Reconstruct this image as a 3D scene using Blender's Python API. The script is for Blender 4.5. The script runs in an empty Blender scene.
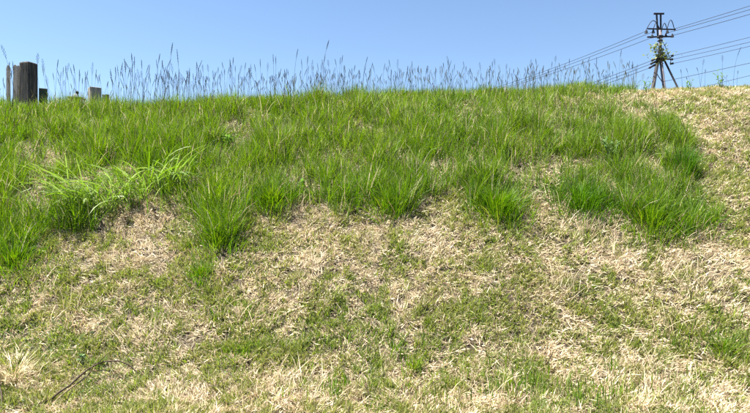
import bpy, bmesh, math, random
import numpy as np
from mathutils import Vector, Matrix

random.seed(7)
rng = np.random.default_rng(11)
scene = bpy.context.scene
C = scene.collection

# ------------------------------------------------------------------ camera
CAM = np.array([0.0, 0.0, 1.55])
W, H, F = 750.0, 413.0, 560.0            # the photograph's pixels and focal length in pixels
cam_data = bpy.data.cameras.new('camera')
cam_data.sensor_width = 36.0
cam_data.lens = 36.0 * F / W
cam_data.clip_start = 0.05
cam_data.clip_end = 9000
cam = bpy.data.objects.new('camera', cam_data)
C.objects.link(cam)
cam.location = CAM.tolist()
cam.rotation_euler = (math.radians(90), 0, 0)
scene.camera = cam

# ------------------------------------------------------------------ sky and sun
SUN_EL, SUN_AZ = 65.0, -84.0             # azimuth: degrees from straight ahead (+Y), negative to the left
world = bpy.data.worlds.new('World')
scene.world = world
world.use_nodes = True
nt = world.node_tree
bg = nt.nodes['Background']
sky = nt.nodes.new('ShaderNodeTexSky')
sky.sky_type = 'NISHITA'
sky.sun_disc = False
sky.sun_elevation = math.radians(SUN_EL)
sky.sun_rotation = math.radians(SUN_AZ)
sky.altitude = 50
sky.air_density = 1.0
sky.dust_density = 0.0
sky.ozone_density = 3.5
nt.links.new(sky.outputs[0], bg.inputs[0])
bg.inputs[1].default_value = 0.05

sun_data = bpy.data.lights.new('sun', 'SUN')
sun_data.energy = 5.0
sun_data.angle = math.radians(0.5)
sun_data.color = (1.0, 0.95, 0.87)
sun = bpy.data.objects.new('sun', sun_data)
C.objects.link(sun)
el, az = math.radians(SUN_EL), math.radians(SUN_AZ)
to_sun = Vector((math.sin(az) * math.cos(el), math.cos(az) * math.cos(el), math.sin(el)))
sun.rotation_euler = to_sun.to_track_quat('Z', 'Y').to_euler()
sun.location = (to_sun * 60)[:]

scene.view_settings.view_transform = 'Standard'
scene.view_settings.look = 'None'
scene.view_settings.exposure = 1.98
scene.view_settings.gamma = 1
scene.render.engine = 'CYCLES'
scene.cycles.use_denoising = False
scene.cycles.max_bounces = 7
scene.cycles.diffuse_bounces = 4
scene.cycles.glossy_bounces = 2
scene.cycles.transmission_bounces = 4
scene.cycles.sample_clamp_indirect = 6

# ------------------------------------------------------------------ noise and terrain
def vnoise(x, y, seed=0):
    """smooth value noise, 0..1"""
    x = np.asarray(x, float); y = np.asarray(y, float)
    xi = np.floor(x).astype(np.int64); yi = np.floor(y).astype(np.int64)
    fx = x - xi; fy = y - yi
    fx = fx * fx * (3 - 2 * fx); fy = fy * fy * (3 - 2 * fy)
    def hsh(a, b):
        h = (a * 374761393 + b * 668265263 + seed * 974634777) & 0x7fffffff
        h = ((h ^ (h >> 13)) * 1274126177) & 0x7fffffff
        return ((h ^ (h >> 16)) & 0xffff) / 65535.0
    a = hsh(xi, yi); b = hsh(xi + 1, yi); c = hsh(xi, yi + 1); d = hsh(xi + 1, yi + 1)
    return (a * (1 - fx) + b * fx) * (1 - fy) + (c * (1 - fx) + d * fx) * fy

def fbm(x, y, seed=0, oct=3):
    s = 0; a = 1; t = 0
    for k in range(oct):
        s = s + a * vnoise(x * 2 ** k, y * 2 ** k, seed + k); t += a; a *= .5
    return s / t

def softplus(t):
    return np.logaddexp(0, t)

Y0, Y1 = 4.55, 9.45
def height(x, y):
    x = np.asarray(x, float); y = np.asarray(y, float)
    s = 0.712 * (1 + 0.0095 * np.clip(x, 0, 12) + 0.0145 * np.clip(x, -4.3, 0))
    foot = Y0 + 0.25 * (fbm(x * .5, x * 0 + 3.1, 5) - .5)
    z = s * (0.30 * softplus((y - foot) / 0.30) - 0.40 * softplus((y - Y1) / 0.40))
    near = np.exp(-(np.maximum(np.abs(x) - 14, 0) / 6) ** 2) * np.exp(-(np.maximum(np.abs(y - 7) - 7, 0) / 5) ** 2)
    z = z + near * (0.16 * (fbm(x * .8, y * .8, 21) - .5) + 0.07 * (fbm(x * 3.1, y * 3.1, 31) - .5) + 0.035 * (fbm(x * 11, y * 11, 41, 2) - .5))
    z = z - 0.12 * np.exp(-((x + 4.9) / .9) ** 2 - ((y - 9.9) / 1.3) ** 2)      # a slight dip in the crest before the pale gravestones
    return z

def slope_normal(x, y):
    e = 0.12
    dx = (height(x + e, y) - height(x - e, y)) / (2 * e)
    dy = (height(x, y + e) - height(x, y - e)) / (2 * e)
    n = np.stack([-dx, -dy, np.ones_like(dx)], -1)
    return n / np.linalg.norm(n, axis=-1, keepdims=True)

def to_pixel(x, y, z):
    return W / 2 + F * x / y, H / 2 - F * (z - CAM[2]) / y

def pix_at(px, py, d):
    """the point at depth d seen at a pixel"""
    return np.array([(px - W / 2) / F * d, d, CAM[2] + (H / 2 - py) / F * d])

def ground_at(px, py):
    """where the pixel's ray first meets the bank"""
    d = np.linspace(2.2, 12, 4000)
    x = (px - W / 2) / F * d; z = CAM[2] + (H / 2 - py) / F * d
    below = np.nonzero(z <= height(x, d))[0]
    k = below[0] if len(below) else int(np.argmin(z - height(x, d)))
    return np.array([x[k], d[k], float(height(x[k], d[k]))])

# ------------------------------------------------------------------ materials
def new_mat(name):
    m = bpy.data.materials.new(name); m.use_nodes = True
    return m, m.node_tree, m.node_tree.nodes['Principled BSDF']

def blade_material(name, transl, rough, spec):
    m, t, p = new_mat(name)
    a = t.nodes.new('ShaderNodeAttribute'); a.attribute_name = 'tint'
    p.inputs['Roughness'].default_value = rough
    p.inputs['Specular IOR Level'].default_value = spec
    t.links.new(a.outputs['Color'], p.inputs['Base Color'])
    tr = t.nodes.new('ShaderNodeBsdfTranslucent')
    hs = t.nodes.new('ShaderNodeHueSaturation')
    hs.inputs['Saturation'].default_value = 1.15; hs.inputs['Value'].default_value = 1.25
    t.links.new(a.outputs['Color'], hs.inputs['Color']); t.links.new(hs.outputs[0], tr.inputs['Color'])
    mx = t.nodes.new('ShaderNodeMixShader'); mx.inputs[0].default_value = transl
    t.links.new(p.outputs[0], mx.inputs[1]); t.links.new(tr.outputs[0], mx.inputs[2])
    t.links.new(mx.outputs[0], t.nodes['Material Output'].inputs['Surface'])
    return m

M_GREEN = blade_material('green_blades', 0.40, 0.5, 0.22)
M_STRAW = blade_material('dry_straw', 0.22, 0.6, 0.25)
M_TWIG = blade_material('stems_and_twigs', 0.0, 0.7, 0.2)

def ramp_mat(name, cols, scale, stretch=(1, 1, 1), rough=0.9, bump=0.4, detail=8, dist=0.02, spec=0.25):
    m, t, p = new_mat(name)
    tc = t.nodes.new('ShaderNodeTexCoord'); mp = t.nodes.new('ShaderNodeMapping')
    mp.inputs['Scale'].default_value = stretch
    n = t.nodes.new('ShaderNodeTexNoise'); n.inputs['Scale'].default_value = scale; n.inputs['Detail'].default_value = detail
    n.inputs['Roughness'].default_value = 0.65
    r = t.nodes.new('ShaderNodeValToRGB')
    el = r.color_ramp.elements
    while len(el) < len(cols): el.new(0.5)
    for k, (pos, c) in enumerate(cols):
        el[k].position = pos; el[k].color = (*c, 1)
    b = t.nodes.new('ShaderNodeBump'); b.inputs['Strength'].default_value = bump; b.inputs['Distance'].default_value = dist
    t.links.new(tc.outputs['Object'], mp.inputs[0]); t.links.new(mp.outputs[0], n.inputs['Vector'])
    t.links.new(n.outputs['Fac'], r.inputs[0]); t.links.new(r.outputs[0], p.inputs['Base Color'])
    t.links.new(n.outputs['Fac'], b.inputs['Height']); t.links.new(b.outputs[0], p.inputs['Normal'])
    p.inputs['Roughness'].default_value = rough; p.inputs['Specular IOR Level'].default_value = spec
    return m

M_SOIL = ramp_mat('soil_and_thatch', [(0.35, (0.025, 0.019, 0.012)), (0.55, (0.07, 0.055, 0.034)), (0.72, (0.16, 0.13, 0.08))], 26, bump=0.7)
M_STONE_DARK = ramp_mat('dark_weathered_stone', [(0.32, (0.018, 0.020, 0.021)), (0.52, (0.05, 0.048, 0.044)), (0.72, (0.17, 0.14, 0.10))], 9, (2.2, 2.2, 0.25), bump=0.3)
M_STONE_GREEN = ramp_mat('mossy_dark_stone', [(0.3, (0.02, 0.032, 0.026)), (0.7, (0.07, 0.09, 0.06))], 9, (1.5, 1.5, 0.5), bump=0.3)
M_STONE_PALE = ramp_mat('pale_weathered_stone', [(0.3, (0.10, 0.10, 0.09)), (0.5, (0.24, 0.23, 0.20)), (0.7, (0.36, 0.34, 0.29))], 8, (2, 2, 0.35), bump=0.3)
M_BOARD = ramp_mat('weathered_wood', [(0.34, (0.13, 0.10, 0.07)), (0.48, (0.40, 0.35, 0.28)), (0.66, (0.62, 0.56, 0.48))], 12, (4, 4, 0.18), bump=0.5)
M_WHITE = ramp_mat('white_stone', [(0.3, (0.55, 0.54, 0.5)), (0.7, (0.8, 0.79, 0.75))], 12, bump=0.2)
M_CONCRETE = ramp_mat('pole_concrete', [(0.3, (0.11, 0.10, 0.11)), (0.7, (0.2, 0.19, 0.2))], 3, (3, 3, 0.3), bump=0.1)
M_TIMBER = ramp_mat('dark_pole', [(0.3, (0.015, 0.016, 0.02)), (0.7, (0.05, 0.05, 0.055))], 4, (3, 3, 0.3), bump=0.1)
M_STEEL = ramp_mat('dark_steel', [(0.3, (0.02, 0.022, 0.03)), (0.7, (0.06, 0.06, 0.07))], 6, rough=0.7, bump=0.05, spec=0.1)
M_WIRE = ramp_mat('black_cable', [(0.3, (0.012, 0.013, 0.02)), (0.7, (0.025, 0.026, 0.035))], 2, rough=0.6, bump=0.0)

# ------------------------------------------------------------------ object helpers
def tag(o, label=None, cat=None, group=None, kind=None):
    if label: o['label'] = label
    if cat: o['category'] = cat
    if group: o['group'] = group
    if kind: o['kind'] = kind
    return o

def empty(name, loc, label, cat, group=None):
    o = bpy.data.objects.new(name, None); C.objects.link(o); o.location = [float(v) for v in loc]
    o.empty_display_size = 0.1
    return tag(o, label, cat, group)

def link_mesh(name, me, mat=None, parent=None, loc=None):
    o = bpy.data.objects.new(name, me); C.objects.link(o)
    if mat: me.materials.append(mat)
    if parent: o.parent = parent
    if loc is not None: o.location = [float(v) for v in loc]
    return o

def from_bm(name, bm, mat, parent=None, loc=None, smooth=False):
    me = bpy.data.meshes.new(name); bm.to_mesh(me); bm.free()
    if smooth:
        me.polygons.foreach_set('use_smooth', np.ones(len(me.polygons), bool))
    return link_mesh(name, me, mat, parent, loc)

def tube_arrays(pts, rad, sides=6):
    pts = [Vector(p) for p in pts]
    V, Fc = [], []
    n = len(pts)
    for k, p in enumerate(pts):
        d = (pts[min(k + 1, n - 1)] - pts[max(k - 1, 0)]).normalized()
        a = d.cross(Vector((0.31, 0.95, 0.05)) if abs(d.y) < .9 else Vector((1, 0, 0))).normalized(); b = d.cross(a)
        r = rad[k] if hasattr(rad, '__len__') else rad
        for s in range(sides):
            t = 2 * math.pi * s / sides
            V.append(p + a * (r * math.cos(t)) + b * (r * math.sin(t)))
    for k in range(n - 1):
        for s in range(sides):
            s2 = (s + 1) % sides
            Fc.append((k * sides + s, k * sides + s2, (k + 1) * sides + s2, (k + 1) * sides + s))
    Fc.append(tuple(range(sides))[::-1]); Fc.append(tuple((n - 1) * sides + s for s in range(sides)))
    return V, Fc

def tube(name, pts, rad, mat, parent=None, sides=6, tint=None):
    V, Fc = tube_arrays(pts, rad, sides)
    me = bpy.data.meshes.new(name); me.from_pydata(V, [], Fc)
    me.polygons.foreach_set('use_smooth', np.ones(len(me.polygons), bool))
    if tint is not None: set_tint(me, np.tile(np.array([*tint, 1.0]), (len(V), 1)))
    return link_mesh(name, me, mat, parent)

def set_tint(me, rgba):
    at = me.color_attributes.new('tint', 'FLOAT_COLOR', 'POINT')
    at.data.foreach_set('color', np.ascontiguousarray(rgba, dtype=np.float32).ravel())

def blades(root, length, width, azim, tilt, bend, col, nseg=2, frame=None, twist=None, base_w=0.8, tip_col=None):
    """arrays of vertices, quads, tris and colours for N tapered, bent blades"""
    N = len(root)
    up = np.tile([0., 0, 1], (N, 1)) if frame is None else frame
    ref = np.stack([np.cos(azim), np.sin(azim), np.zeros(N)], 1)
    d = ref - up * np.sum(ref * up, 1, keepdims=True)
    d /= np.linalg.norm(d, axis=1, keepdims=True) + 1e-9
    side = np.cross(up, d)
    if twist is None: twist = rng.normal(0, 0.7, N)
    rows = 2 * nseg + 1
    V = np.zeros((N, rows, 3)); CO = np.ones((N, rows, 4))
    p = root.copy()
    for k in range(nseg + 1):
        f = k / nseg
        th = (tilt + bend * f)[:, None]
        dirn = up * np.cos(th) + d * np.sin(th)
        if k > 0:
            thm = (tilt + bend * (f - .5 / nseg))[:, None]
            p = p + (up * np.cos(thm) + d * np.sin(thm)) * (length / nseg)[:, None]
        c = col if tip_col is None else col * (1 - f * f) + tip_col * f * f
        if k < nseg:
            nrm = np.cross(side, dirn)
            tw = (twist * (0.4 + f))[:, None]
            wv = side * np.cos(tw) + nrm * np.sin(tw)
            wk = width * (base_w + (1 - base_w) * min(1, f * 2.2)) * (1 - 0.35 * f)
            V[:, 2 * k] = p - wv * (wk / 2)[:, None]; V[:, 2 * k + 1] = p + wv * (wk / 2)[:, None]
            CO[:, 2 * k, :3] = c; CO[:, 2 * k + 1, :3] = c
        else:
            V[:, 2 * k] = p; CO[:, 2 * k, :3] = c
    base = (np.arange(N) * rows)[:, None]
    quads = np.concatenate([base + np.array([[2 * k, 2 * k + 1, 2 * k + 3, 2 * k + 2]]) for k in range(nseg - 1)], 0) if nseg > 1 else np.zeros((0, 4), int)
    tris = base + np.array([[2 * nseg - 2, 2 * nseg - 1, 2 * nseg]])
    return V.reshape(-1, 3), quads, tris, CO.reshape(-1, 4)

def blade_mesh(name, parts):
    vs, qs, ts, cs = [], [], [], []; o = 0
    for V, q, t, c in parts:
        vs.append(V); qs.append(q + o); ts.append(t + o); cs.append(c); o += len(V)
    V = np.concatenate(vs); q = np.concatenate(qs); t = np.concatenate(ts); c = np.concatenate(cs)
    me = bpy.data.meshes.new(name)
    me.vertices.add(len(V)); me.vertices.foreach_set('co', V.astype(np.float32).ravel())
    me.loops.add(q.size + t.size)
    me.loops.foreach_set('vertex_index', np.concatenate([q.ravel(), t.ravel()]).astype(np.int32))
    me.polygons.add(len(q) + len(t))
    me.polygons.foreach_set('loop_start', np.concatenate([np.arange(len(q)) * 4, q.size + np.arange(len(t)) * 3]).astype(np.int32))
    me.update(calc_edges=True)
    me.polygons.foreach_set('use_smooth', np.ones(len(me.polygons), bool))
    set_tint(me, c)
    return me

def pick(palette, n, jitter=0.12):
    pal = np.array(palette)
    a = pal[rng.integers(0, len(pal), n)]; b = pal[rng.integers(0, len(pal), n)]
    t = rng.random((n, 1)) * .6
    c = a * (1 - t) + b * t
    return np.clip(c * (1 + rng.normal(0, jitter, (n, 1))), 0.005, 0.9)

STRAW = [(c0 * 1.17, c1 * 1.16, c2 * 1.13) for c0, c1, c2 in [(0.44, 0.365, 0.24), (0.52, 0.45, 0.31), (0.34, 0.27, 0.17), (0.49, 0.40, 0.285), (0.25, 0.19, 0.12), (0.56, 0.49, 0.36)]]
OLIVE = [(0.19, 0.215, 0.04), (0.24, 0.255, 0.058), (0.135, 0.17, 0.026), (0.29, 0.285, 0.085), (0.105, 0.14, 0.02)]
GREEN = [(0.068, 0.158, 0.010), (0.094, 0.192, 0.013), (0.047, 0.125, 0.008), (0.135, 0.23, 0.02), (0.080, 0.172, 0.011)]
LIME = [(0.19, 0.275, 0.032), (0.25, 0.325, 0.05), (0.15, 0.24, 0.024)]

# ------------------------------------------------------------------ ground
def graded(lo, hi, step, far_lo, far_hi, grow=1.22):
    a = list(np.arange(lo, hi + 1e-6, step))
    s = step; v = hi
    while v < far_hi: s *= grow; v += s; a.append(v)
    s = step; v = lo
    while v > far_lo: s *= grow; v -= s; a.insert(0, v)
    return np.array(a)
gx = graded(-10, 10, 0.09, -4000, 4000); gy = graded(3.0, 11.5, 0.085, -400, 6000)
GX, GY = np.meshgrid(gx, gy)
GZ = height(GX, GY)
nx, ny = len(gx), len(gy)
me = bpy.data.meshes.new('ground')
idx = np.arange(nx * ny).reshape(ny, nx)
q = np.stack([idx[:-1, :-1], idx[:-1, 1:], idx[1:, 1:], idx[1:, :-1]], -1).reshape(-1, 4)
me.vertices.add(nx * ny); me.vertices.foreach_set('co', np.stack([GX, GY, GZ], -1).astype(np.float32).ravel())
me.loops.add(q.size); me.loops.foreach_set('vertex_index', q.astype(np.int32).ravel())
me.polygons.add(len(q)); me.polygons.foreach_set('loop_start', (np.arange(len(q)) * 4).astype(np.int32))
me.update(calc_edges=True); me.polygons.foreach_set('use_smooth', np.ones(len(q), bool))
ground = link_mesh('ground', me, M_SOIL)
tag(ground, 'brown soil of the steep bank under the grass', 'ground', kind='structure')

# ------------------------------------------------------------------ where things grow on the bank
LOW = np.array([(-400, 250), (0, 256), (28, 258), (45, 236), (90, 216), (130, 206), (160, 198), (192, 204), (204, 240), (234, 243), (246, 214), (290, 206),
                (330, 203), (385, 210), (440, 193), (470, 202), (500, 212), (545, 204), (590, 205), (620, 212), (650, 221), (690, 224), (714, 221), (760, 221)], float)
RIGHT = np.array([(60, 612), (84, 614), (100, 634), (115, 657), (130, 676), (150, 688), (180, 693), (205, 704), (222, 713), (300, 713)], float)

def tall_mask(px, py, x, y):
    n = (fbm(x * 2.6, y * 2.6, 71) - .5); n2 = (fbm(x * 7, y * 7, 73) - .5)
    low = np.interp(px, LOW[:, 0], LOW[:, 1]) - 3 + 34 * n + 30 * n2
    right = np.interp(py, RIGHT[:, 0], RIGHT[:, 1]) + 14 * n + 10 * n2
    a = np.clip((low - py) / 22 + .5, 0, 1) * np.clip((right - px) / 16 + .5, 0, 1)
    return a

# thin places in the tall grass where old straw shows (pixel centre, radii, strength)
HOLES = [(52, 160, 24, 10, .9), (14, 205, 26, 10, .6), (258, 132, 16, 9, .7), (262, 180, 10, 14, .5), (470, 172, 18, 16, .65), (440, 150, 14, 12, .4), (552, 172, 20, 12, .5),
         (480, 130, 20, 12, .3), (640, 105, 50, 18, .5), (655, 172, 14, 16, .75), (590, 150, 12, 10, .3), (340, 170, 14, 9, .4), (140, 222, 28, 14, .9), (105, 150, 22, 8, .5), (205, 188, 12, 12, .6), (545, 205, 14, 8, .8), (330, 192, 14, 10, .6), (425, 178, 16, 12, .5), (235, 215, 10, 14, .6), (610, 190, 12, 10, .5), (380, 140, 20, 8, .35), (170, 120, 26, 8, .3), (540, 110, 26, 8, .3), (300, 150, 16, 8, .5), (110, 200, 40, 14, .3), (165, 190, 20, 10, .2)]
# greener (+) and drier (-) places in the short turf
TURF = [(85, 290, 50, 22, .28), (65, 358, 48, 24, .55), (235, 345, 34, 26, .42), (200, 268, 14, 20, .5), (330, 325, 30, 16, .2), (460, 320, 50, 18, .25), (505, 300, 34, 20, .28), (560, 300, 26, 16, .2),
        (635, 318, 26, 18, .32), (725, 330, 26, 22, .48), (700, 225, 40, 10, .35), (610, 232, 40, 12, .35), (400, 352, 30, 14, .2), (310, 352, 22, 14, .2), (440, 215, 26, 10, .25), (15, 275, 30, 12, .3), (205, 300, 24, 12, .25),
        (30, 305, 24, 14, .2), (110, 310, 24, 10, .25), (690, 105, 40, 8, .28), (720, 175, 22, 12, .28), (740, 205, 20, 10, .28), (735, 300, 20, 14, .2), (530, 380, 40, 12, .15), (180, 325, 22, 10, .2),
        (150, 250, 46, 18, -.45), (330, 222, 50, 14, -.32), (430, 240, 46, 16, -.38), (560, 218, 60, 10, -.55), (300, 262, 40, 16, -.2), (115, 262, 24, 10, -.3), (15, 372, 28, 18, -.6), (680, 255, 32, 24, -.28), (722, 135, 34, 30, -.22), (600, 352, 60, 16, -.35),
        (660, 375, 60, 14, -.35), (150, 395, 40, 12, -.25), (270, 380, 30, 12, -.25), (440, 400, 220, 9, -.35), (700, 395, 60, 10, -.25), (490, 355, 30, 12, -.25), (380, 285, 26, 12, -.25), (640, 285, 20, 14, -.25), (590, 255, 22, 12, -.2), (250, 300, 16, 12, -.2)]

def spots(px, py, L):
    s = np.zeros_like(px)
    for cx, cy, rx, ry, w in L:
        s = s + w * np.exp(-(((px - cx) / rx) ** 2 + ((py - cy) / ry) ** 2))
    return s

def green_share(px, py, x, y):
    g = 0.58 + .72 * spots(px, py, TURF) - .5 * spots(px, py, HOLES)
    g = g + 0.65 * (fbm(x * 2.4, y * 2.4, 81, 3) - .5) + 1.55 * (fbm(x * 10, y * 10, 85, 3) - .5)
    g = np.where((px > 640) & (py < 215), g - .02, g)
    return np.clip(g, 0.04, 0.96)

def gaps(x, y):
    """0 where the soil lies bare between the plants"""
    return np.clip(7 * (fbm(x * 13, y * 13, 401, 3) - .27), .02, 1)

def scatter(n, y_lo=3.3, y_hi=10.9, margin=1.6, power=1.0):
    """random ground points in the wedge the camera could see, denser near by"""
    y = y_lo + (y_hi - y_lo) * rng.random(n)
    half = 0.70 * y + margin
    keep = rng.random(n) < (half / (0.70 * y_hi + margin)) * (y_lo / y) ** power * 2.2
    y = y[keep]; half = half[keep]
    x = (rng.random(len(y)) * 2 - 1) * half
    inside = np.abs(x) < 0.70 * y
    k2 = inside | (rng.random(len(y)) < .55)
    x, y = x[k2], y[k2]
    z = height(x, y)
    px, py = to_pixel(x, y, z)
    return x, y, z, px, py

# ---- matted dry straw
x, y, z, px, py = scatter(1440000)
g = green_share(px, py, x, y); T = tall_mask(px, py, x, y) * (1 - np.clip(spots(px, py, HOLES), 0, 1))
den = (1 - 0.72 * g) * (1 - .6 * T)
cl = fbm(x * 14, y * 14, 91, 2)
k = rng.random(len(x)) < den * np.clip(2.6 * cl - .45, .15, 1) * gaps(x, y)
x, y, z = x[k], y[k], z[k]; n = len(x)
nrm = slope_normal(x, y)
root = np.stack([x, y, z + rng.random(n) * .022 - .004], 1)
lie = rng.random(n)
tilt = np.where(lie < .5, rng.uniform(1.05, 1.6, n), rng.uniform(.25, 1.1, n))
field = 6.28 * fbm(x * 1.6, y * 1.6, 95, 2) * 1.5
azim = np.where(rng.random(n) < .45, field + rng.normal(0, .5, n), rng.uniform(0, 6.283, n))
straw_parts = [blades(root, rng.uniform(.035, .11, n) * np.where(lie < .5, 1.15, .85), rng.uniform(.0045, .0095, n) * (1 + .05 * (y - 4)), azim, tilt, rng.normal(.15, .4, n), pick(STRAW, n, .16), 2, nrm)]
N_STRAW = n
x, y, z, px, py = scatter(400000, margin=1.0)
k = rng.random(len(x)) < (1 - .5 * tall_mask(px, py, x, y)) * .62
x, y, z = x[k], y[k], z[k]; n = len(x)
root = np.stack([x, y, z + rng.random(n) * .008], 1)
straw_parts.append(blades(root, rng.uniform(.03, .09, n), rng.uniform(.005, .010, n), rng.uniform(0, 6.283, n), rng.uniform(1.25, 1.6, n), rng.normal(0, .2, n), pick([(.12, .085, .05), (.20, .15, .09), (.30, .24, .15), (.08, .055, .035)], n, .2), 1, slope_normal(x, y)))

# ---- standing dead stems in loose sheaves (pale streaks)
sheaf = [(583, 236, 26, 60), (560, 290, 20, 50), (683, 285, 30, 60), (605, 262, 24, 40), (700, 240, 24, 40), (300, 212, 30, 50), (430, 260, 24, 30), (655, 190, 30, 70), (120, 262, 26, 40),
         (250, 318, 30, 40), (680, 330, 30, 40), (560, 212, 50, 70), (470, 185, 30, 60), (640, 115, 50, 110), (60, 172, 20, 40), (30, 222, 24, 40), (40, 300, 24, 40), (70, 310, 24, 30), (150, 345, 24, 40), (640, 380, 60, 60), (480, 395, 60, 50), (300, 390, 60, 50)]
rx_, ry_ = [], []
for sx, sy, sp, cnt in sheaf:
    c = ground_at(sx, sy)
    rx_.append(c[0] + rng.normal(0, sp * c[1] / F * .45, cnt)); ry_.append(c[1] + rng.normal(0, sp * c[1] / F * .3, cnt))
x = np.concatenate(rx_); y = np.concatenate(ry_); n = len(x)
root = np.stack([x, y, height(x, y)], 1)
straw_parts.append(blades(root, rng.uniform(.12, .34, n), rng.uniform(.004, .007, n), rng.uniform(0, 6.283, n), rng.uniform(.05, .8, n), rng.uniform(0, 1.0, n), pick(STRAW, n, .1) * 1.08, 3))

straw = link_mesh('dry_grass', blade_mesh('dry_grass', straw_parts), M_STRAW)
tag(straw, 'matted pale dry straw covering the lower bank', 'dry grass', kind='stuff')

# ---- short green turf
x, y, z, px, py = scatter(1740000)
g = green_share(px, py, x, y); T = tall_mask(px, py, x, y)
cl = fbm(x * 9, y * 9, 191, 3)
k = rng.random(len(x)) < g ** 1.15 * (1 - .78 * T) * np.clip(3.0 * cl - .75, .04, 1) * gaps(x, y)
x, y, z, g, T = x[k], y[k], z[k], g[k], T[k]; n = len(x)
root = np.stack([x, y, z - .004], 1)
vig = fbm(x * 4.5, y * 4.5, 197, 2)
L = rng.uniform(.035, .11, n) * (.6 + .8 * vig)
colr = pick(OLIVE, n, .15); cg = pick(GREEN, n, .15); cl_ = pick(LIME, n, .12)
w = np.clip(.15 + 1.5 * (fbm(x * 3.2, y * 3.2, 199, 2) - .45) + .5 * (g - .5), 0, .85)[:, None] * (rng.random((n, 1)) * 1.3)
w = np.clip(w, 0, 1)
colr = colr * (1 - w) + cg * w
m = rng.random(n) < .16
colr[m] = cl_[m]
up = slope_normal(x, y) * .45 + np.array([0, 0, .55]); up /= np.linalg.norm(up, axis=1, keepdims=True)
tip = colr * .7 + np.array([.36, .32, .19]) * .3
turf_parts = [blades(root, L, rng.uniform(.005, .010, n) * (1 + .05 * (y - 4)), rng.uniform(0, 6.283, n), np.abs(rng.normal(0, .45, n)), rng.uniform(.1, 1.1, n), colr, 2, up, tip_col=tip)]
N_TURF = n
# small-leaved ground cover in the damp corner: short broad leaves
x, y, z, px, py = scatter(160000, 3.6, 7.5)
cov = spots(px, py, [(70, 358, 46, 26, .8), (110, 345, 30, 14, .4), (235, 350, 26, 22, .3), (60, 400, 50, 12, .4), (20, 330, 30, 14, .3)]) * np.clip(3 * fbm(x * 6, y * 6, 203, 2) - 1, 0, 1)
k = rng.random(len(x)) < cov
x, y, z = x[k], y[k], z[k]; n = len(x)
root = np.stack([x, y, z + rng.uniform(0, .04, n)], 1)
turf_parts.append(blades(root, rng.uniform(.015, .035, n), rng.uniform(.010, .018, n), rng.uniform(0, 6.283, n), rng.uniform(.5, 1.5, n), rng.uniform(-.2, .5, n), pick([(0.07, .14, .03), (.10, .18, .05), (.05, .11, .025), (.16, .24, .09)], n), 2, base_w=.55))
rx_, ry_ = [], []
for sx, sy, sp, cnt in ((540, 392, 34, 130), (590, 398, 26, 60), (470, 398, 40, 50), (395, 350, 30, 40), (330, 392, 18, 40), (700, 345, 30, 90), (735, 330, 20, 60), (640, 395, 30, 40), (420, 372, 14, 30), (280, 340, 40, 40)):
    c = ground_at(sx, sy)
    rx_.append(c[0] + rng.normal(0, sp * c[1] / F, cnt)); ry_.append(c[1] + rng.normal(0, .12, cnt))
x = np.concatenate(rx_); y = np.concatenate(ry_); n = len(x)
turf_parts.append(blades(np.stack([x, y, height(x, y) - .005], 1), rng.uniform(.08, .17, n), rng.uniform(.007, .012, n), rng.uniform(0, 6.283, n), np.abs(rng.normal(0, .12, n)), rng.uniform(0, .4, n), pick(LIME + GREEN, n, .1), 3))
turf = link_mesh('short_grass', blade_mesh('short_grass', turf_parts), M_GREEN)
tag(turf, 'short olive green turf mixed with straw on the lower bank', 'grass', kind='stuff')

# ---- tall green grass: clumped tussocks plus loose fill
def tall_blades(x, y, out_x, out_y, L, pal_w, lean):
    n = len(x); z = height(x, y)
    root = np.stack([x, y, z - .01], 1)
    azim = np.arctan2(out_y, out_x) + rng.normal(0, .6, n)
    mix = np.clip(pal_w + rng.normal(0, .22, n), 0, 1)[:, None]
    c = pick(GREEN, n, .14) * (1 - mix) + pick(LIME, n, .12) * mix
    dry = rng.random(n) < .07
    c[dry] = pick(STRAW, dry.sum(), .1) * .9
    return blades(root, L, rng.uniform(.0045, .0085, n), azim, np.abs(rng.normal(lean, .16, n)), np.abs(rng.normal(.4, .45, n)), c, 3, tip_col=c * .85 + np.array([.28, .27, .10]) * .15)

tall_parts = []
# tussock centres
cx, cy, cz, px, py = scatter(21000, 5.5, 10.9, power=.3)
T = tall_mask(px, py, cx, cy) * (1 - np.clip(spots(px, py, HOLES), 0, .97))
k = rng.random(len(cx)) < T * np.clip(4.2 * fbm(cx * 3.0, cy * 3.0, 301, 3) - 1.55, .03, 1)
cx, cy, px, py = cx[k], cy[k], px[k], py[k]
size = rng.uniform(.45, 1.25, len(cx)) * (.75 + .5 * fbm(cx * 1.4, cy * 1.4, 303, 2))
cnt = (rng.uniform(16, 40, len(cx)) * size).astype(int)
own = np.repeat(np.arange(len(cx)), cnt)
n = len(own)
r = np.abs(rng.normal(0, .045, n)) * size[own]; a = rng.uniform(0, 6.283, n)
x = cx[own] + r * np.cos(a); y = cy[own] + r * np.sin(a)
Lc = (.22 + .34 * fbm(cx * 1.1, cy * 1.1, 307, 2)) * size
Lc = np.where(py < 112, Lc * np.interp(px, [0, 150, 300, 560, 640], [.6, .75, .85, .7, .5]), Lc)
near_low = np.clip(1 - (np.interp(px, LOW[:, 0], LOW[:, 1]) - py) / 45, 0, 1)
Lc = Lc * (.86 + .10 * near_low)
Lc = np.where((px > 615) & (py >= 112) & (py < 130), Lc * .55, Lc)
pw = np.clip(.36 * fbm(cx * .9, cy * .9, 311, 2) + rng.normal(0, .12, len(cx)) + .12 - .32 * near_low, 0, 1)
tall_parts.append(tall_blades(x, y, np.cos(a), np.sin(a), Lc[own] * rng.uniform(.5, 1.15, n), pw[own], .15))
N_TALL = n
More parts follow.
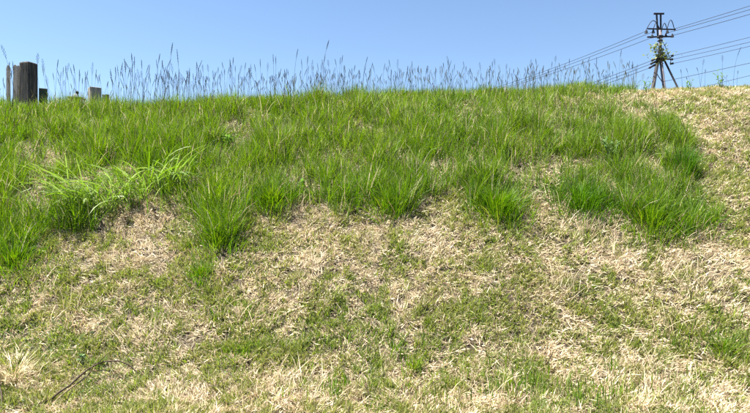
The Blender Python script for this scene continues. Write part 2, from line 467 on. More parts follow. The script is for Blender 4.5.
# loose fill
x, y, z, px, py = scatter(230000, 5.5, 10.9, power=.3)
T = tall_mask(px, py, x, y) * (1 - .9 * np.clip(spots(px, py, HOLES), 0, 1))
k = rng.random(len(x)) < T * np.clip(3.4 * fbm(x * 5, y * 5, 313, 2) - 1.1, .03, 1) * .6
x, y, px, py = x[k], y[k], px[k], py[k]; n = len(x)
a = rng.uniform(0, 6.283, n)
Lf = rng.uniform(.10, .30, n) * np.where((px > 615) & (py < 125), .6, 1)
tall_parts.append(tall_blades(x, y, np.cos(a), np.sin(a), Lf, .5 * fbm(x * .9, y * .9, 311, 2) + .05, .25))
N_FILL = n
tall = link_mesh('tall_grass', blade_mesh('tall_grass', tall_parts), M_GREEN)
tag(tall, 'tall bright green grass covering the upper bank', 'grass', kind='stuff')

# ------------------------------------------------------------------ seed stalks
def stalk_arrays(h, lean, az, head, kind, r=0.0027):
    """a thin stem and its seed head, local coordinates"""
    pts = []; p = Vector((0, 0, -.02)); n = 7
    th = random.uniform(0, .06)
    for k in range(n + 1):
        pts.append(p.copy())
        t = th + lean * (k / n) ** 2
        p = p + Vector((math.sin(t) * math.cos(az), math.sin(t) * math.sin(az), math.cos(t))) * (h / n)
    stem = tube_arrays(pts, [r * (1.25 - .7 * k / n) for k in range(n + 1)], 3)
    V, Fc = [], []
    total = head; m = int(24 if kind == 0 else 22)
    for j in range(m):
        f = 1 - (j / (m - 1)) * (total / h)
        s = f * n; k = min(int(s), n - 1); c = pts[k].lerp(pts[k + 1], s - k)
        d = (pts[k + 1] - pts[k]).normalized()
        ang = j * 2.4 + random.uniform(-.4, .4)
        prof = math.sin(math.pi * (0.12 + .80 * j / (m - 1)))
        out = Vector((math.cos(ang), math.sin(ang), 0))
        spread = (.24 if kind == 0 else .8)
        ln = (.020 if kind == 0 else .022) * (.6 + .6 * prof); wd = .0034 * (.6 + .6 * prof)
        dirn = (d + out * spread * prof).normalized(); sd = dirn.cross(out + Vector((.1, .2, .3))).normalized()
        b = c + (out * .0035 * prof if kind == 0 else out * .011 * prof)
        i = len(V)
        V += [b, b + dirn * ln * .5 + sd * wd, b + dirn * ln, b + dirn * ln * .5 - sd * wd, b + dirn * ln * .45 + sd.cross(dirn) * wd, b + dirn * ln * .45 - sd.cross(dirn) * wd]
        Fc += [(i, i + 1, i + 2, i + 3), (i, i + 4, i + 2, i + 5)]
    return stem, (V, Fc)

stalk_protos = []
for q_ in range(14):
    kind = 0 if q_ % 5 else 1
    h_ = 1.0
    stem, head = stalk_arrays(h_, random.uniform(.05, .55), random.uniform(0, 6.28), random.uniform(.14, .24), kind)
    ms = bpy.data.meshes.new('stem'); ms.from_pydata(stem[0], [], stem[1]); ms.materials.append(M_TWIG)
    ct = random.choice([(.030, .042, .020), (.04, .05, .022), (.026, .038, .022)])  # stem tints kept very dark: the backlit skyline look is put into the colour
    set_tint(ms, np.tile([*ct, 1.], (len(stem[0]), 1)))
    mh = bpy.data.meshes.new('seed_head'); mh.from_pydata(head[0], [], head[1]); mh.materials.append(M_TWIG)
    ch = random.choice([(.035, .032, .03), (.03, .034, .028), (.045, .04, .03), (.032, .03, .034)])  # seed heads too: against-the-light darkness painted into the tint
    set_tint(mh, np.tile([*ch, 1.], (len(head[0]), 1)))
    stalk_protos.append((ms, mh, stem, head, ct, ch))

def crest_point(px, back):
    """a root on the crest that the pixel column meets"""
    y = 9.5 + back
    x = (px - W / 2) / F * y
    return np.array([x, y, float(height(x, y))])

def grass_stalk(px, top_py, back, label, group, proto=None, rot=None, lean=None):
    p = crest_point(px, back)
    top = CAM[2] + (H / 2 - top_py) / F * p[1]
    hgt = max(.25, top - p[2])
    ms, mh = (stalk_protos[random.randrange(len(stalk_protos))] if proto is None else stalk_protos[proto])[:2]
    o = empty('grass_stalk', p, label, 'grass stalk', group)
    s = hgt / .97
    o.scale = (max(.75, s * .9), max(.75, s * .9), s)
    o.rotation_euler = (random.gauss(0, .06), random.gauss(0, .07) if lean is None else lean, random.uniform(0, 6.28) if rot is None else rot)
    for nm, m_ in (('stem', ms), ('seed_head', mh)):
        c = bpy.data.objects.new(nm, m_); C.objects.link(c); c.parent = o
    return o

special = [(292, 46, .2, 'very tall seed stalk, second highest above the middle crest'), (318, 40, .1, 'tallest seed stalk of all, standing above the middle of the crest'),
           (340, 55, .3, 'branching seed stalk just right of the tallest stalk'), (196, 64, .2, 'tall dark seed stalk right of the leftmost dense group'),
           (242, 63, .2, 'single tall seed stalk left of the two highest stalks'), (369, 62, .3, 'tall slim seed stalk in the middle of the crest'),
           (446, 64, .2, 'tall seed stalk right of the crest centre'), (497, 60, .2, 'tall seed stalk against the sky left of the wires'),
           (733, 49, .1, 'lone tall seed stalk near the right edge, crossing the wires'), (160, 57, .2, 'tallest upright seed stalk right of the gravestones'),
           (117, 66, .1, 'tall seed stalk just right of the small pale gravestones'), (80, 70, .0, 'seed stalk leaning beside the capped stone marker'),
           (620, 50, .2, 'tall thin seed stalk left of the utility pole')]
for sx, sy, bk, lb in special:
    grass_stalk(sx, sy, bk, lb, None)
o = grass_stalk(137, 46, .1, 'long seed stalk arching left above the gravestones', None, rot=0.0, lean=0.0)
# an arching stem of its own
for c in list(o.children): bpy.data.objects.remove(c)
o.scale = (1, 1, 1); o.rotation_euler = (0, 0, 0)
stem, head = stalk_arrays(1.06, .62, math.pi, .20, 0)
for nm, (V, Fc), ct in (('stem', stem, (.12, .14, .06)), ('seed_head', head, (.13, .12, .08))):
    m_ = bpy.data.meshes.new(nm); m_.from_pydata(V, [], Fc); set_tint(m_, np.tile([*ct, 1.], (len(V), 1)))
    link_mesh(nm, m_, M_TWIG, o)

bands = [(-6, 60, 16, 74, 'among the thin stalks around the dark gravestone', 'seed stalks around the dark gravestone'),
         (48, 118, 22, 76, 'among the thin stalks between dark and pale gravestones', 'seed stalks between the gravestones'),
         (120, 262, 74, 74, 'in the dense left group of stalks', 'seed stalks in the dense left group'),
         (264, 350, 40, 74, 'among the stalks around the tallest stalk', 'seed stalks round the tallest stalk'),
         (350, 480, 54, 76, 'among the stalks along the middle crest', 'seed stalks along the middle crest'),
         (480, 640, 60, 74, 'among the stalks before the left wires', 'seed stalks in front of the left wires'),
         (672, 755, 12, 76, 'among the stalks right of the utility pole', 'seed stalks right of the pole')]
for a_, b_, cnt_, mean, lb, gp in bands:
    row = []
    for k_ in range(cnt_):
        sx = random.uniform(a_, b_)
        o = grass_stalk(sx, min(86, random.gauss(mean - 6, 7)), random.uniform(-.35, 1.0), lb, gp)
        tip_ = Matrix.LocRotScale(o.location, o.rotation_euler, o.scale) @ o.children[0].data.vertices[-1].co
        row.append((tip_.x / tip_.y, o))
    row.sort(key=lambda e: e[0])
    for k_, (_, o) in enumerate(row):
        nth = str(k_ + 1) + ('th' if 10 <= (k_ + 1) % 100 <= 20 else {1: 'st', 2: 'nd', 3: 'rd'}.get((k_ + 1) % 10, 'th'))
        o['label'] = nth + ' seed head from the left ' + lb

# stalks lower down on the bank, lost among the blades: one mass
cx, cy, cz, px, py = scatter(5200, 6.0, 10.2, power=.2)
T = tall_mask(px, py, cx, cy)
k = (rng.random(len(cx)) < T * .38 * (fbm(cx * 1.3, cy * 1.3, 331, 2) * 1.6 - .2)) & (py > 92)
VV, FF, CC = [], [], []; off = 0
jobs = [(a, b, c, random.uniform(.38, .62), None) for a, b, c in zip(cx[k], cy[k], cz[k])]
for q_ in range(330):
    sx = random.choice([random.uniform(-5, 640), random.gauss(190, 40), random.gauss(330, 50), random.gauss(520, 60), random.uniform(60, 480)])
    if sx > 645: continue
    p = crest_point(sx, random.uniform(-.2, 1.1))
    jobs.append((p[0], p[1], p[2], max(.3, CAM[2] + (H / 2 - random.gauss(77, 5)) / F * p[1] - p[2]), True))
for x_, y_, z_, s, crest in jobs:
    ms, mh, stem, head, ct, ch = random.choice(stalk_protos)
    ro = random.uniform(0, 6.28); cs, sn = math.cos(ro), math.sin(ro)
    for (V, Fc), col_ in ((stem, ct if crest else (.13, .17, .04)), (head, ch if crest else random.choice([(.14, .12, .06), (.16, .15, .07), (.12, .10, .06)]))):  # crest stalks carry the painted backlit darkness, those lower down a lighter tint
        A = np.array([tuple(v) for v in V])
        A = np.stack([(A[:, 0] * cs - A[:, 1] * sn) * max(s, .8), (A[:, 0] * sn + A[:, 1] * cs) * max(s, .8), A[:, 2] * s], 1) + np.array([x_, y_, z_])
        VV.append(A); FF += [tuple(i + off for i in f) for f in Fc]; CC.append(np.tile([*col_, 1.], (len(A), 1))); off += len(A)
me = bpy.data.meshes.new('seed_stalks'); me.from_pydata(np.concatenate(VV), [], FF); set_tint(me, np.concatenate(CC))
so = link_mesh('seeding_grass', me, M_GREEN)
tag(so, 'brownish seed heads scattered through the tall green grass', 'grass', kind='stuff')

# ------------------------------------------------------------------ single tufts and plants on the bank
def tuft(name, px, py, nbl, L, spread, label, pal, mat=M_GREEN, width=(.005, .009), lean=.3, bend=.6, nseg=3, group=None, cat='grass tuft', wide=1.0):
    c = ground_at(px, py)
    n = int(nbl * (.7 if nbl > 600 else 1)); spread = spread * (1.3 if nbl > 600 else 1)
    if pal is GREEN: pal = GREEN + GREEN + [LIME[2], LIME[0], OLIVE[0]]
    r = np.minimum(np.abs(rng.normal(0, spread, n)), spread * 1.9); a = rng.uniform(0, 6.283, n)
    x = c[0] + r * np.cos(a) * wide; y = c[1] + r * np.sin(a)
    root = np.stack([x, y, height(x, y) - .012], 1) - c
    b = blades(root, L * rng.uniform(.45, 1.1, n), rng.uniform(*width, n), a + rng.normal(0, .5, n), np.abs(rng.normal(lean, .2, n)), np.abs(rng.normal(bend, .35, n)), pick(pal, n, .14), nseg)
    o = link_mesh(name, blade_mesh(name, [b]), mat, None, c)
    return tag(o, label, cat, group)

TG = 'green tufts standing out from the bank'
tuft('grass_tuft', 200, 276, 420, .17, .10, 'small green grass tuft alone in the straw on the left', GREEN, group=TG, wide=.7)
tuft('grass_tuft', 217, 243, 900, .26, .14, 'rounded green tuft hanging lowest at the tall grass edge, left of centre', GREEN, group=TG)
tuft('grass_tuft', 14, 262, 900, .26, .16, 'green grass tuft at the left edge below the long-bladed clump', GREEN, group=TG)
tuft('grass_tuft', 272, 205, 900, .34, .12, 'upright green tuft at the edge right of the leaning clump', GREEN, group=TG)
tuft('grass_tuft', 385, 208, 800, .32, .12, 'green tuft at the tall grass edge near the centre', GREEN, group=TG)
tuft('grass_tuft', 498, 212, 1500, .38, .16, 'large dense green tussock with drooping blades right of centre', GREEN, group=TG)
tuft('grass_tuft', 580, 206, 1300, .38, .16, 'dark green tussock right of the large drooping one', [GREEN[0], GREEN[2], GREEN[4]], group=TG)
tuft('grass_tuft', 648, 222, 1300, .36, .17, 'broad green tussock at the lower right corner of the tall grass', GREEN, group=TG)
tuft('grass_tuft', 695, 222, 700, .28, .14, 'rightmost green tussock spilling onto the mown straw', GREEN, group=TG)
tuft('grass_tuft', 684, 178, 500, .46, .07, 'tall upright dark tuft on the right border of the tall grass', [GREEN[0], GREEN[2]], lean=.12, bend=.3, group=TG)
tuft('grass_tuft', 240, 352, 420, .12, .09, 'low green tuft in the lower left of the turf', GREEN, group=TG)
tuft('grass_tuft', 722, 350, 420, .15, .09, 'green tuft near the right edge of the lower bank', GREEN, group=TG)
tuft('grass_tuft', 414, 370, 70, .15, .03, 'small bright shoot cluster at the lower centre', LIME, lean=.15, bend=.3, group=TG)
tuft('grass_tuft', 334, 398, 60, .16, .03, 'small green shoot cluster beside the broken twig at the bottom', GREEN, lean=.15, bend=.3, group=TG)
tuft('grass_tuft', 395, 352, 70, .12, .05, 'short upright green shoots above the lower centre', GREEN, lean=.15, bend=.3, group=TG)
tuft('grass_tuft', 508, 388, 60, .14, .03, 'yellow-green shoot cluster at the bottom right of centre', LIME, lean=.12, bend=.3, group=TG)
tuft('grass_tuft', 612, 372, 60, .15, .03, 'pair of green shoots in the straw at the lower right', GREEN, lean=.12, bend=.3, group=TG)
tuft('straw_tussock', 14, 376, 900, .26, .09, 'pale dry straw tussock fanning out at the lower left edge', [STRAW[1], STRAW[5], STRAW[0]], M_STRAW, (.005, .009), .85, .55, cat='straw tussock')

def leafy_clump(px, py, leaves, label):
    """a clump of long arching blades, each blade a part"""
    c = ground_at(px, py)
    root = empty('long_bladed_clump', c, label, 'grass clump')
    for (ox, L_, az_, ti, be, w_) in leaves:
        rx = np.array([ox]); ry = rng.normal(0, .05, 1)
        rt = np.stack([rx, ry, height(rx + c[0], ry + c[1]) - c[2] - .01], 1)
        b = blades(rt, np.array([L_]), np.array([w_]), np.array([az_]), np.array([ti]), np.array([be]), pick([(.16, .25, .045), (.21, .30, .075), (.12, .21, .03), (.26, .34, .12)], 1, .08), 7, twist=rng.normal(0, .4, 1), base_w=.7)
        link_mesh('leaf', blade_mesh('leaf', [b]), M_GREEN, root)
    return root

def fan(n, spread, L0, L1, az_c, az_s):
    return [(rng.normal(0, spread), rng.uniform(L0, L1), az_c + rng.normal(0, az_s), abs(rng.normal(.25, .2)), rng.uniform(.9, 2.0), rng.uniform(.012, .019)) for _ in range(n)]
leafy_clump(90, 214, fan(70, .22, .5, 1.0, math.pi + .75, .5) + fan(22, .2, .4, .8, -.6, .6), 'pale long-bladed clump arching left and down the bank')
leafy_clump(128, 203, fan(44, .2, .45, .9, math.pi + 1.0, .8) + fan(16, .2, .4, .7, -.9, .6), 'pale long-bladed clump between the two arching clumps')
leafy_clump(165, 190, fan(40, .14, .4, .85, -.35, .5) + fan(18, .14, .4, .7, math.pi, .6), 'pale long-bladed clump arching right beside the bigger clump')

def broad_plant(name, pt, stems, leaf_n, leaf_l, leaf_w, h_, pal, label, cat='weed', group=None):
    """a leafy weed: stems with separate pointed leaves"""
    root = empty(name, pt, label, cat, group)
    lv = 0
    for s in range(stems):
        az_ = random.uniform(0, 6.28); le = random.uniform(.05, .45)
        top = Vector((math.cos(az_) * le * h_, math.sin(az_) * le * h_, h_ * random.uniform(.75, 1.05)))
        base = Vector((random.gauss(0, .02), random.gauss(0, .02), -.02))
        mid = base.lerp(top, .5) + Vector((0, 0, .03 * h_))
        tube('stem', [base, mid, top], [.004, .003, .0015], M_TWIG, root, 5, (.16, .22, .07))
        for j in range(leaf_n):
            f = .25 + .75 * (j + .5) / leaf_n
            p = base.lerp(mid, f * 2) if f < .5 else mid.lerp(top, f * 2 - 1)
            an = j * 2.4 + s
            b = blades(np.array([tuple(p)]), np.array([leaf_l * random.uniform(.7, 1.1)]), np.array([leaf_w * random.uniform(.8, 1.1)]), np.array([an]), np.array([random.uniform(.5, 1.1)]), np.array([random.uniform(.2, .9)]),
                       pick(pal, 1, .1), 4, twist=rng.normal(0, .2, 1), base_w=.45)
            link_mesh('leaf', blade_mesh('leaf', [b]), M_GREEN, root); lv += 1
    return root
WEED = [(.10, .19, .04), (.14, .23, .06), (.08, .16, .03)]
PALEW = [(.12, .19, .08), (.16, .24, .11), (.09, .15, .06)]
broad_plant('broadleaf_weed', ground_at(228, 152), 4, 7, .11, .05, .25, WEED, 'broad-leaved green weed in the tall grass left of centre')
broad_plant('broadleaf_weed', ground_at(610, 165), 5, 9, .09, .035, .42, PALEW, 'pale grey-green leafy weed in the tall grass below the utility pole')
broad_plant('broadleaf_weed', ground_at(300, 195), 3, 6, .09, .04, .2, WEED, 'small leafy weed at the grass edge near the centre left')
broad_plant('broadleaf_weed', crest_point(646, .1), 3, 7, .07, .03, .30, WEED, 'small leafy weed on the crest just left of the utility pole')
broad_plant('broadleaf_weed', crest_point(721, .1), 4, 7, .08, .03, .33, WEED, 'bushy leafy weed on the crest right of the utility pole')
broad_plant('broadleaf_weed', crest_point(690, .1), 3, 6, .06, .025, .20, WEED, 'tiny leafy weed on the crest near the guy wire')
broad_plant('broadleaf_weed', ground_at(82, 366), 4, 5, .05, .028, .10, PALEW, 'small pale leafy weed low on the left beside the twigs')

# ------------------------------------------------------------------ bare twigs
def twig(pts, r, label, tint, lift=.03):
    P = []
    for k, (a, b, lf) in enumerate(pts):
        g_ = ground_at(a, b); P.append(Vector(g_) + Vector((0, -lf * .5, lf)))
    Q = []
    for k in range(len(P) - 1):
        p0 = P[max(k - 1, 0)]; p1 = P[k]; p2 = P[k + 1]; p3 = P[min(k + 2, len(P) - 1)]
        for t in (0, .25, .5, .75):
            Q.append(.5 * ((2 * p1) + (-p0 + p2) * t + (2 * p0 - 5 * p1 + 4 * p2 - p3) * t * t + (-p0 + 3 * p1 - 3 * p2 + p3) * t ** 3))
    Q.append(P[-1])
    Q = [q_ + Vector((random.gauss(0, .006), random.gauss(0, .008), random.gauss(0, .006))) for q_ in Q]
    o = empty('twig', Q[0], label, 'twig', 'bare twigs lying on the bank')
    L = [q_ - Q[0] for q_ in Q]; n = len(L)
    tube('stem', L, [r * (1.1 - .6 * k / n) for k in range(n)], M_TWIG, o, 5, tint)
    k = n // 2
    d = (L[k + 1] - L[k]).normalized()
    tube('side_shoot', [L[k], L[k] + d * .05 + Vector((.01, .02, .05)), L[k] + d * .11 + Vector((.02, .02, .08))], [r * .5, r * .4, r * .25], M_TWIG, o, 4, tint)
    return o
twig([(17, 414, .0), (61, 400, .07), (100, 378, .12), (124, 375, .12), (150, 382, .02)], .008, 'longest dark twig arching across the lower left corner', (.055, .035, .025))
twig([(36, 416, .0), (74, 394, .06), (98, 380, .09), (112, 377, .05)], .007, 'pale brown twig just below the longest dark one', (.22, .16, .10))
twig([(0, 372, .12), (4.5, 396, .10), (3, 416, .02)], .007, 'dark twig standing at the lower left edge', (.05, .035, .025))
twig([(338, 405, .02), (350, 403, .03), (364, 402, .015)], .006, 'short brown broken twig at the bottom centre', (.12, .07, .05))
twig([(371, 402, .0), (368, 398, .06), (365, 396, .12)], .004, 'short upright twig beside the broken one at the bottom', (.10, .07, .05))

# ------------------------------------------------------------------ gravestones on the plateau behind the crest
def stone_box(bm, w, d, z0, z1, bev=.01, top_taper=1.0):
    r = bmesh.ops.create_cube(bm, size=1)
    for v in r['verts']:
        hi = v.co.z > 0
        v.co = Vector((v.co.x * w * (top_taper if hi else 1), v.co.y * d * (top_taper if hi else 1), z1 if hi else z0))
    es = list({e for v in r['verts'] for e in v.link_edges})
    bmesh.ops.bevel(bm, geom=es, offset=bev, segments=2, profile=.6, affect='EDGES')

def domed_top(bm, w, d, z, rise):
    n = 6
    rings = []
    for k in range(n):
        f = k / (n - 1) * .93
        s = math.cos(f * math.pi / 2) ** .6
        rings.append([bm.verts.new((sx * w / 2 * s, sy * d / 2 * s, z + rise * math.sin(f * math.pi / 2))) for sx, sy in ((-1, -1), (1, -1), (1, 1), (-1, 1))])
    for k in range(n - 1):
        for j in range(4):
            bm.faces.new((rings[k][j], rings[k][(j + 1) % 4], rings[k + 1][(j + 1) % 4], rings[k + 1][j]))
    bm.faces.new(rings[-1])

def gravestone(px, top_py, d, w, rot, mat, rise, label, base_mat=None):
    g_ = pix_at(px, 100, d); x_, y_ = g_[0], g_[1]; z_ = float(height(x_, y_))
    top = CAM[2] + (H / 2 - top_py) / F * d - z_
    o = empty('gravestone', (x_, y_, z_ - .01), label, 'gravestone', 'gravestones behind the crest'); o.rotation_euler = (0, 0, rot)
    hb = min(.18, top * .25)
    bm = bmesh.new(); stone_box(bm, w * 2.1, w * 2.1, -.04, hb, .012); from_bm('base', bm, base_mat or mat, o)
    bm = bmesh.new(); stone_box(bm, w * 1.5, w * 1.5, hb + .001, hb * 1.9, .012); from_bm('plinth', bm, base_mat or mat, o)
    bm = bmesh.new(); stone_box(bm, w, w, hb * 1.9 + .001, top - rise, .006, .97); domed_top(bm, w * .965, w * .965, top - rise - .002, rise)
    from_bm('pillar', bm, mat, o)
    return o

gravestone(28.6, 61.5, 12.0, .245, math.radians(74), M_STONE_DARK, .045, 'tall dark square gravestone with streaked sides and low domed top')
gravestone(43.2, 88.0, 12.8, .175, math.radians(30), M_STONE_GREEN, .02, 'low dark mossy gravestone right of the tall dark one')
gravestone(94.6, 87.0, 14.0, .262, math.radians(40), M_STONE_PALE, .018, 'pale grey square gravestone, the larger of the pale pair')
gravestone(103.6, 94.0, 15.5, .085, math.radians(25), M_STONE_PALE, .012, 'narrow low grey post touching the larger pale gravestone')
gravestone(107.3, 94.0, 15.8, .095, math.radians(20), M_STONE_DARK, .012, 'narrow low dark post right of the pale gravestones')

def memorial_board(px, top_py, d, w, label, tiltx=0.0):
    g_ = pix_at(px, 100, d); z_ = float(height(g_[0], d))
    top = CAM[2] + (H / 2 - top_py) / F * d - z_
    o = empty('memorial_board', (g_[0], d, z_ - .02), label, 'wooden board', 'weathered boards beside the gravestone')
    o.rotation_euler = (0, tiltx, -.12)
    prof = [(-.5, 0), (.5, 0), (.5, .80), (.42, .815), (.5, .83), (.5, .88), (.42, .895), (.5, .91), (.48, .95), (.25, .985), (0, 1), (-.25, .985), (-.48, .95), (-.5, .91), (-.42, .895), (-.5, .88), (-.5, .83), (-.42, .815), (-.5, .80)]
    bm = bmesh.new(); t_ = .022
    fr = [bm.verts.new((a * w, -t_ / 2, b * top)) for a, b in prof]; bk = [bm.verts.new((a * w, t_ / 2, b * top)) for a, b in prof]
    bm.faces.new(fr); bm.faces.new(bk[::-1]); m_ = len(prof)
    for k in range(m_): bm.faces.new((fr[k], bk[k], bk[(k + 1) % m_], fr[(k + 1) % m_]))
    bmesh.ops.recalc_face_normals(bm, faces=bm.faces)
    from_bm('board', bm, M_BOARD, o)
    g2 = bmesh.new(); stone_box(g2, w * .5, .03, -.05, .12, .004); from_bm('foot', g2, M_BOARD, o)
    return o
memorial_board(8.8, 64.0, 12.3, .088, 'leftmost weathered pale upright board beside the tall dark gravestone', -.01)
memorial_board(14.8, 63.5, 12.25, .088, 'middle weathered upright board left of the tall dark gravestone', .01)
memorial_board(18.9, 64.2, 12.35, .10, 'weathered upright board closest to the tall dark gravestone', -.005)

# capped marker with a pale top
d_ = 13.0; g_ = pix_at(76.3, 100, d_); z_ = float(height(g_[0], d_))
o = empty('stone_marker', (g_[0], d_, z_ - .01), 'low dark stone marker with broad flat cap and white top ornament', 'stone marker')
o.rotation_euler = (0, 0, .25)
top = CAM[2] + (H / 2 - 97.0) / F * d_ - z_
bm = bmesh.new(); stone_box(bm, .26, .26, -.04, .12, .01); from_bm('base', bm, M_STONE_GREEN, o)
bm = bmesh.new(); stone_box(bm, .15, .15, .121, top - .03, .008); from_bm('shaft', bm, M_STONE_GREEN, o)
bm = bmesh.new(); stone_box(bm, .34, .34, top - .03 + .001, top, .008, .8); from_bm('cap', bm, M_STONE_GREEN, o)
bm = bmesh.new(); stone_box(bm, .13, .11, top + .001, top + .085, .02, .6); from_bm('white_top', bm, M_WHITE, o)
bm = bmesh.new(); bmesh.ops.create_icosphere(bm, subdivisions=2, radius=.036, matrix=Matrix.Translation((.02, 0, top + .11)) @ Matrix.Diagonal((1, 1, 1.3, 1))); from_bm('finial', bm, M_STONE_DARK, o, smooth=True)

# ------------------------------------------------------------------ utility pole
PD = 40.6
pb = pix_at(660.3, 100, PD); PX = float(pb[0]); PZ = float(height(PX, PD))
pole = empty('utility_pole', (PX, PD, PZ), 'two-legged utility pole with crossarms and creeper on the skyline', 'utility pole')
def pl(px, py, dy=0.0):
    p = pix_at(px, py, PD); return Vector((p[0] - PX, dy, p[2] - PZ))
def box_between(name, a, b, wx, wy, mat, parent):
    bm = bmesh.new(); d = b - a; L_ = d.length
    bmesh.ops.create_cube(bm, size=1, matrix=Matrix.Translation((a + b) / 2) @ d.to_track_quat('Z', 'Y').to_matrix().to_4x4() @ Matrix.Diagonal((wx, wy, L_, 1)))
    bmesh.ops.bevel(bm, geom=list(bm.edges), offset=min(wx, wy) * .12, segments=1, affect='EDGES')
    return from_bm(name, bm, mat, parent)
kk = PZ - 0.3
jl = pl(658.8, 57); 
def leg_end(px0, py0, px1, py1):
    a, b = pl(px0, py0), pl(px1, py1); t = (-.3 - a.z) / (b.z - a.z); return a + (b - a) * t
tube('leg', [leg_end(658.4, 57, 653.4, 86), pl(658.4, 57, .02)], [.15, .12], M_TIMBER, pole, 12)
tube('leg', [leg_end(660.2, 57, 663.9, 86), pl(660.2, 57, -.02)], [.14, .11], M_CONCRETE, pole, 12)
tube('mast', [pl(659.9, 60), pl(660.6, 29)], [.12, .09], M_CONCRETE, pole, 12)
for q_, (xa, ya) in enumerate(((657.3, 13.6), (661.4, 13.6))):
    box_between('upright', pl(658.6 + 2.9 * q_, 37, .1), pl(xa, ya, .1), .10, .10, M_STEEL, pole)
box_between('top_bar', pl(654.4, 13.2, .1), pl(664.8, 13.2, .1), .10, .12, M_STEEL, pole)
box_between('crossarm', pl(646.5, 29.4, -.16), pl(674.5, 30.2, -.16), .07, .09, M_STEEL, pole)
box_between('crossarm', pl(648.5, 36.2, .20), pl(674.0, 35.6, .20), .08, .10, M_STEEL, pole)
box_between('crossarm', pl(654.5, 59.3, -.20), pl(668.5, 59.8, -.20), .09, .10, M_STEEL, pole)
box_between('clamp_band', pl(660.2, 38, 0), pl(660.3, 35.5, 0), .36, .36, M_STEEL, pole)
box_between('clamp_band', pl(660.1, 41.2, 0), pl(660.1, 40, 0), .32, .32, M_STEEL, pole)
def insulator(px, py, dy, s=.75):
    bm = bmesh.new()
    for k, (r1, r2, z0, z1) in enumerate(((.17, .06, 0, .14), (.14, .05, .12, .25), (.10, .03, .23, .36))):
        bmesh.ops.create_cone(bm, cap_ends=True, segments=12, radius1=r1 * s, radius2=r2 * s, depth=(z1 - z0) * s, matrix=Matrix.Translation(pl(px, py, dy) + Vector((0, 0, (z0 + z1) / 2 * s - .18))))
    return from_bm('insulator', bm, M_STEEL, pole)
for a_, b_, dy in ((645.2, 31.3, -.16), (652.2, 31.2, -.16), (653.6, 34.4, .2), (666.2, 31.3, -.16), (667.2, 33.6, .2), (673.8, 33.8, .2)):
    insulator(a_, b_, dy)
def arc(px0, px1, py, rise, dy):
    a, b = pl(px0, py, dy), pl(px1, py, dy); P = []
    for k in range(13):
        t = k / 12; P.append(a.lerp(b, t) + Vector((0, 0, rise * math.sin(math.pi * t))))
    tube('jumper_cable', P, .028, M_WIRE, pole, 5)
arc(645.4, 658.5, 30, .62, -.2); arc(653.8, 660.0, 29.5, .50, .1); arc(662.5, 668.5, 31, .62, .15); arc(666.0, 674.0, 31.5, .80, -.1)
# dead-end insulators on the lower cables
DE = [((655.2, 59.2), (649.5, 61.6)), ((655.2, 62.0), (648.5, 65.0)), ((654.4, 65.2), (647.0, 69.0)), ((669.5, 57.0), (671.8, 56.4)), ((668.6, 60.6), (671.4, 60.0)), ((668.4, 64.6), (672.0, 64.1))]
for (a_, b_) in DE:
    A, B = pl(*a_, -.22), pl(*b_, -.22)
    tube('strain_insulator', [A, A.lerp(B, .15), A.lerp(B, .5), A.lerp(B, .85), B], [.03, .085, .06, .085, .03], M_STEEL, pole, 8)
# stay on the right
ge = leg_end(664.5, 60.5, 676.5, 85)
g0 = pl(664.5, 60.5)
tube('stay', [ge, g0], [.075, .065], M_TIMBER, pole, 8)
box_between('stay_bracket', pl(660.5, 60.6), pl(665.3, 60.4), .10, .12, M_STEEL, pole)
tube('stay', [pl(661.2, 40.0, -.05), pl(664.6, 47.0, -.1), pl(667.6, 57, -.2)], .02, M_WIRE, pole, 4)

# creeper on the pole
vine = empty('creeper_vine', (PX, PD, PZ), 'yellow-green creeper growing round the middle of the utility pole', 'climbing plant')
sp = []
for k in range(50):
    t = k / 49; zz = t
    c = pl(659.6, 178 - (178 - 47) * t, 0)
    an = t * 26; sp.append(c + Vector((math.cos(an) * .22, math.sin(an) * .22, 0)))
tube('stem', sp, .03, M_TWIG, vine, 5, (.12, .10, .05))
shoots = [(658.2, 47.5), (654.3, 48.8), (652.5, 50.2), (655.5, 54), (668.5, 54.2), (669.8, 56.6), (666, 52.5), (662, 48), (660, 45.5), (656.5, 58), (664, 58), (658, 52), (662.5, 55), (659.5, 60)]
for k, (a_, b_) in enumerate(shoots):
    e_ = pl(a_, b_, random.uniform(-.5, .4)); s_ = pl(659.8, min(b_ + 3, 60), 0)
    tube('shoot', [s_, s_.lerp(e_, .5) + Vector((0, 0, .1)), e_], [.025, .02, .01], M_TWIG, vine, 4, (.16, .15, .06))
    n = 17
    f = rng.random((n, 1)) ** .5
    P = np.array([tuple(s_)]) * (1 - f) + np.array([tuple(e_)]) * f + rng.normal(0, .22, (n, 3))
    b = blades(P, rng.uniform(.13, .28, n), rng.uniform(.09, .17, n), rng.uniform(0, 6.283, n), rng.uniform(.6, 2.2, n), rng.uniform(-.3, .6, n), pick([(.16, .20, .05), (.22, .25, .08), (.11, .15, .04), (.30, .31, .12)], n), 3, base_w=.5)
    link_mesh('foliage', blade_mesh('foliage', [b]), M_GREEN, vine)

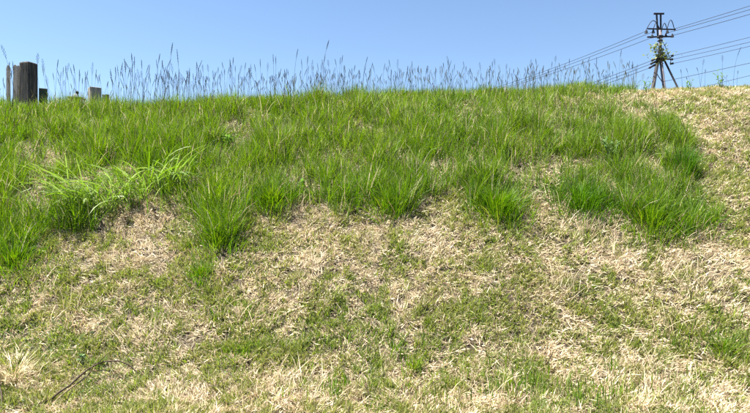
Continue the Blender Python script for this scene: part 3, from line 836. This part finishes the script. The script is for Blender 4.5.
# ------------------------------------------------------------------ wires
def wire(start, pix, d_end, extra, sag, r, label, group):
    """a cable from a point at the pole through the pixel where it leaves the view, and on"""
    a = Vector(start); b = Vector(pix_at(pix[0], pix[1], d_end)); d = b - a
    e = a + d * extra
    P = []
    n = 40
    for k in range(n + 1):
        t = k / n; s = t * extra
        p = a + d * s
        p.z -= 4 * sag * t * (1 - t) - 4 * sag * (1 / extra) * (1 - 1 / extra) * s   # hangs, still passing the pixel
        P.append(p - a)
    o = empty('power_line', a, label, 'power line', group)
    tube('cable', P, r, M_WIRE, o, 5)
    return o
def wp(px, py, dy): 
    p = pix_at(px, py, PD); return (p[0], PD + dy, p[2])
GU, GL = 'upper wires of the pole', 'lower wires of the pole'
wire(wp(645.4, 31.6, -.16), (540, 72.8), 53, 2.6, .5, .017, 'topmost wire running down left from the pole crossarm', GU)
wire(wp(652.2, 32.2, -.16), (540, 75.2), 53.6, 2.6, .5, .017, 'second wire running down left from the pole crossarm', GU)
wire(wp(653.6, 36.6, .2), (540, 77.4), 54.2, 2.6, .5, .017, 'third wire running down left from the pole crossarm', GU)
wire(wp(673.0, 29.6, -.16), (750, 5.8), 36, 6, .5, .017, 'topmost wire rising right from the pole crossarm', GU)
wire(wp(668.0, 33.0, -.16), (750, 9.5), 35.7, 6, .5, .017, 'second wire rising right from the pole crossarm', GU)
wire(wp(674.0, 34.6, .2), (750, 14.2), 35.4, 6, .5, .017, 'third wire rising right from the pole crossarm', GU)
wire(wp(649.5, 61.6, -.22), (607, 77.5), 46, 6, .4, .018, 'highest of the lower wires running left behind the crest', GL)
wire(wp(648.5, 65.0, -.22), (607, 80.5), 46, 6, .4, .018, 'middle of the lower wires running left behind the crest', GL)
wire(wp(647.0, 69.0, -.22), (607, 83.5), 46, 6, .4, .018, 'lowest of the lower wires running left behind the crest', GL)
wire(wp(671.8, 56.4, -.22), (750, 37.2), 36.4, 6, .4, .015, 'highest of the lower three wires right of the pole', GL)
wire(wp(671.4, 60.0, -.22), (750, 42.0), 36.2, 6, .4, .015, 'middle of the lower three wires right of the pole', GL)
wire(wp(672.0, 64.1, -.22), (750, 46.2), 36, 6, .4, .015, 'lowest of the lower three wires right of the pole', GL)
wire(wp(660.5, 82.5, -.22), (750, 63.0), 36, 6, .3, .016, 'lone sloping wire crossing low behind the right crest', GL)
wire(wp(690.0, 87.0, 3.0), (750, 75.5), 39, 6, .3, .015, 'lowest wire just above the crest at the right edge', GL)

tri = sum(sum(len(p.vertices) - 2 for p in o.data.polygons) for o in C.objects if o.type == 'MESH' and len(o.data.polygons) < 2000)
print('blades straw', N_STRAW, 'turf', N_TURF, 'tall', N_TALL, 'fill', N_FILL, 'small tris', tri, 'objects', len(C.objects))
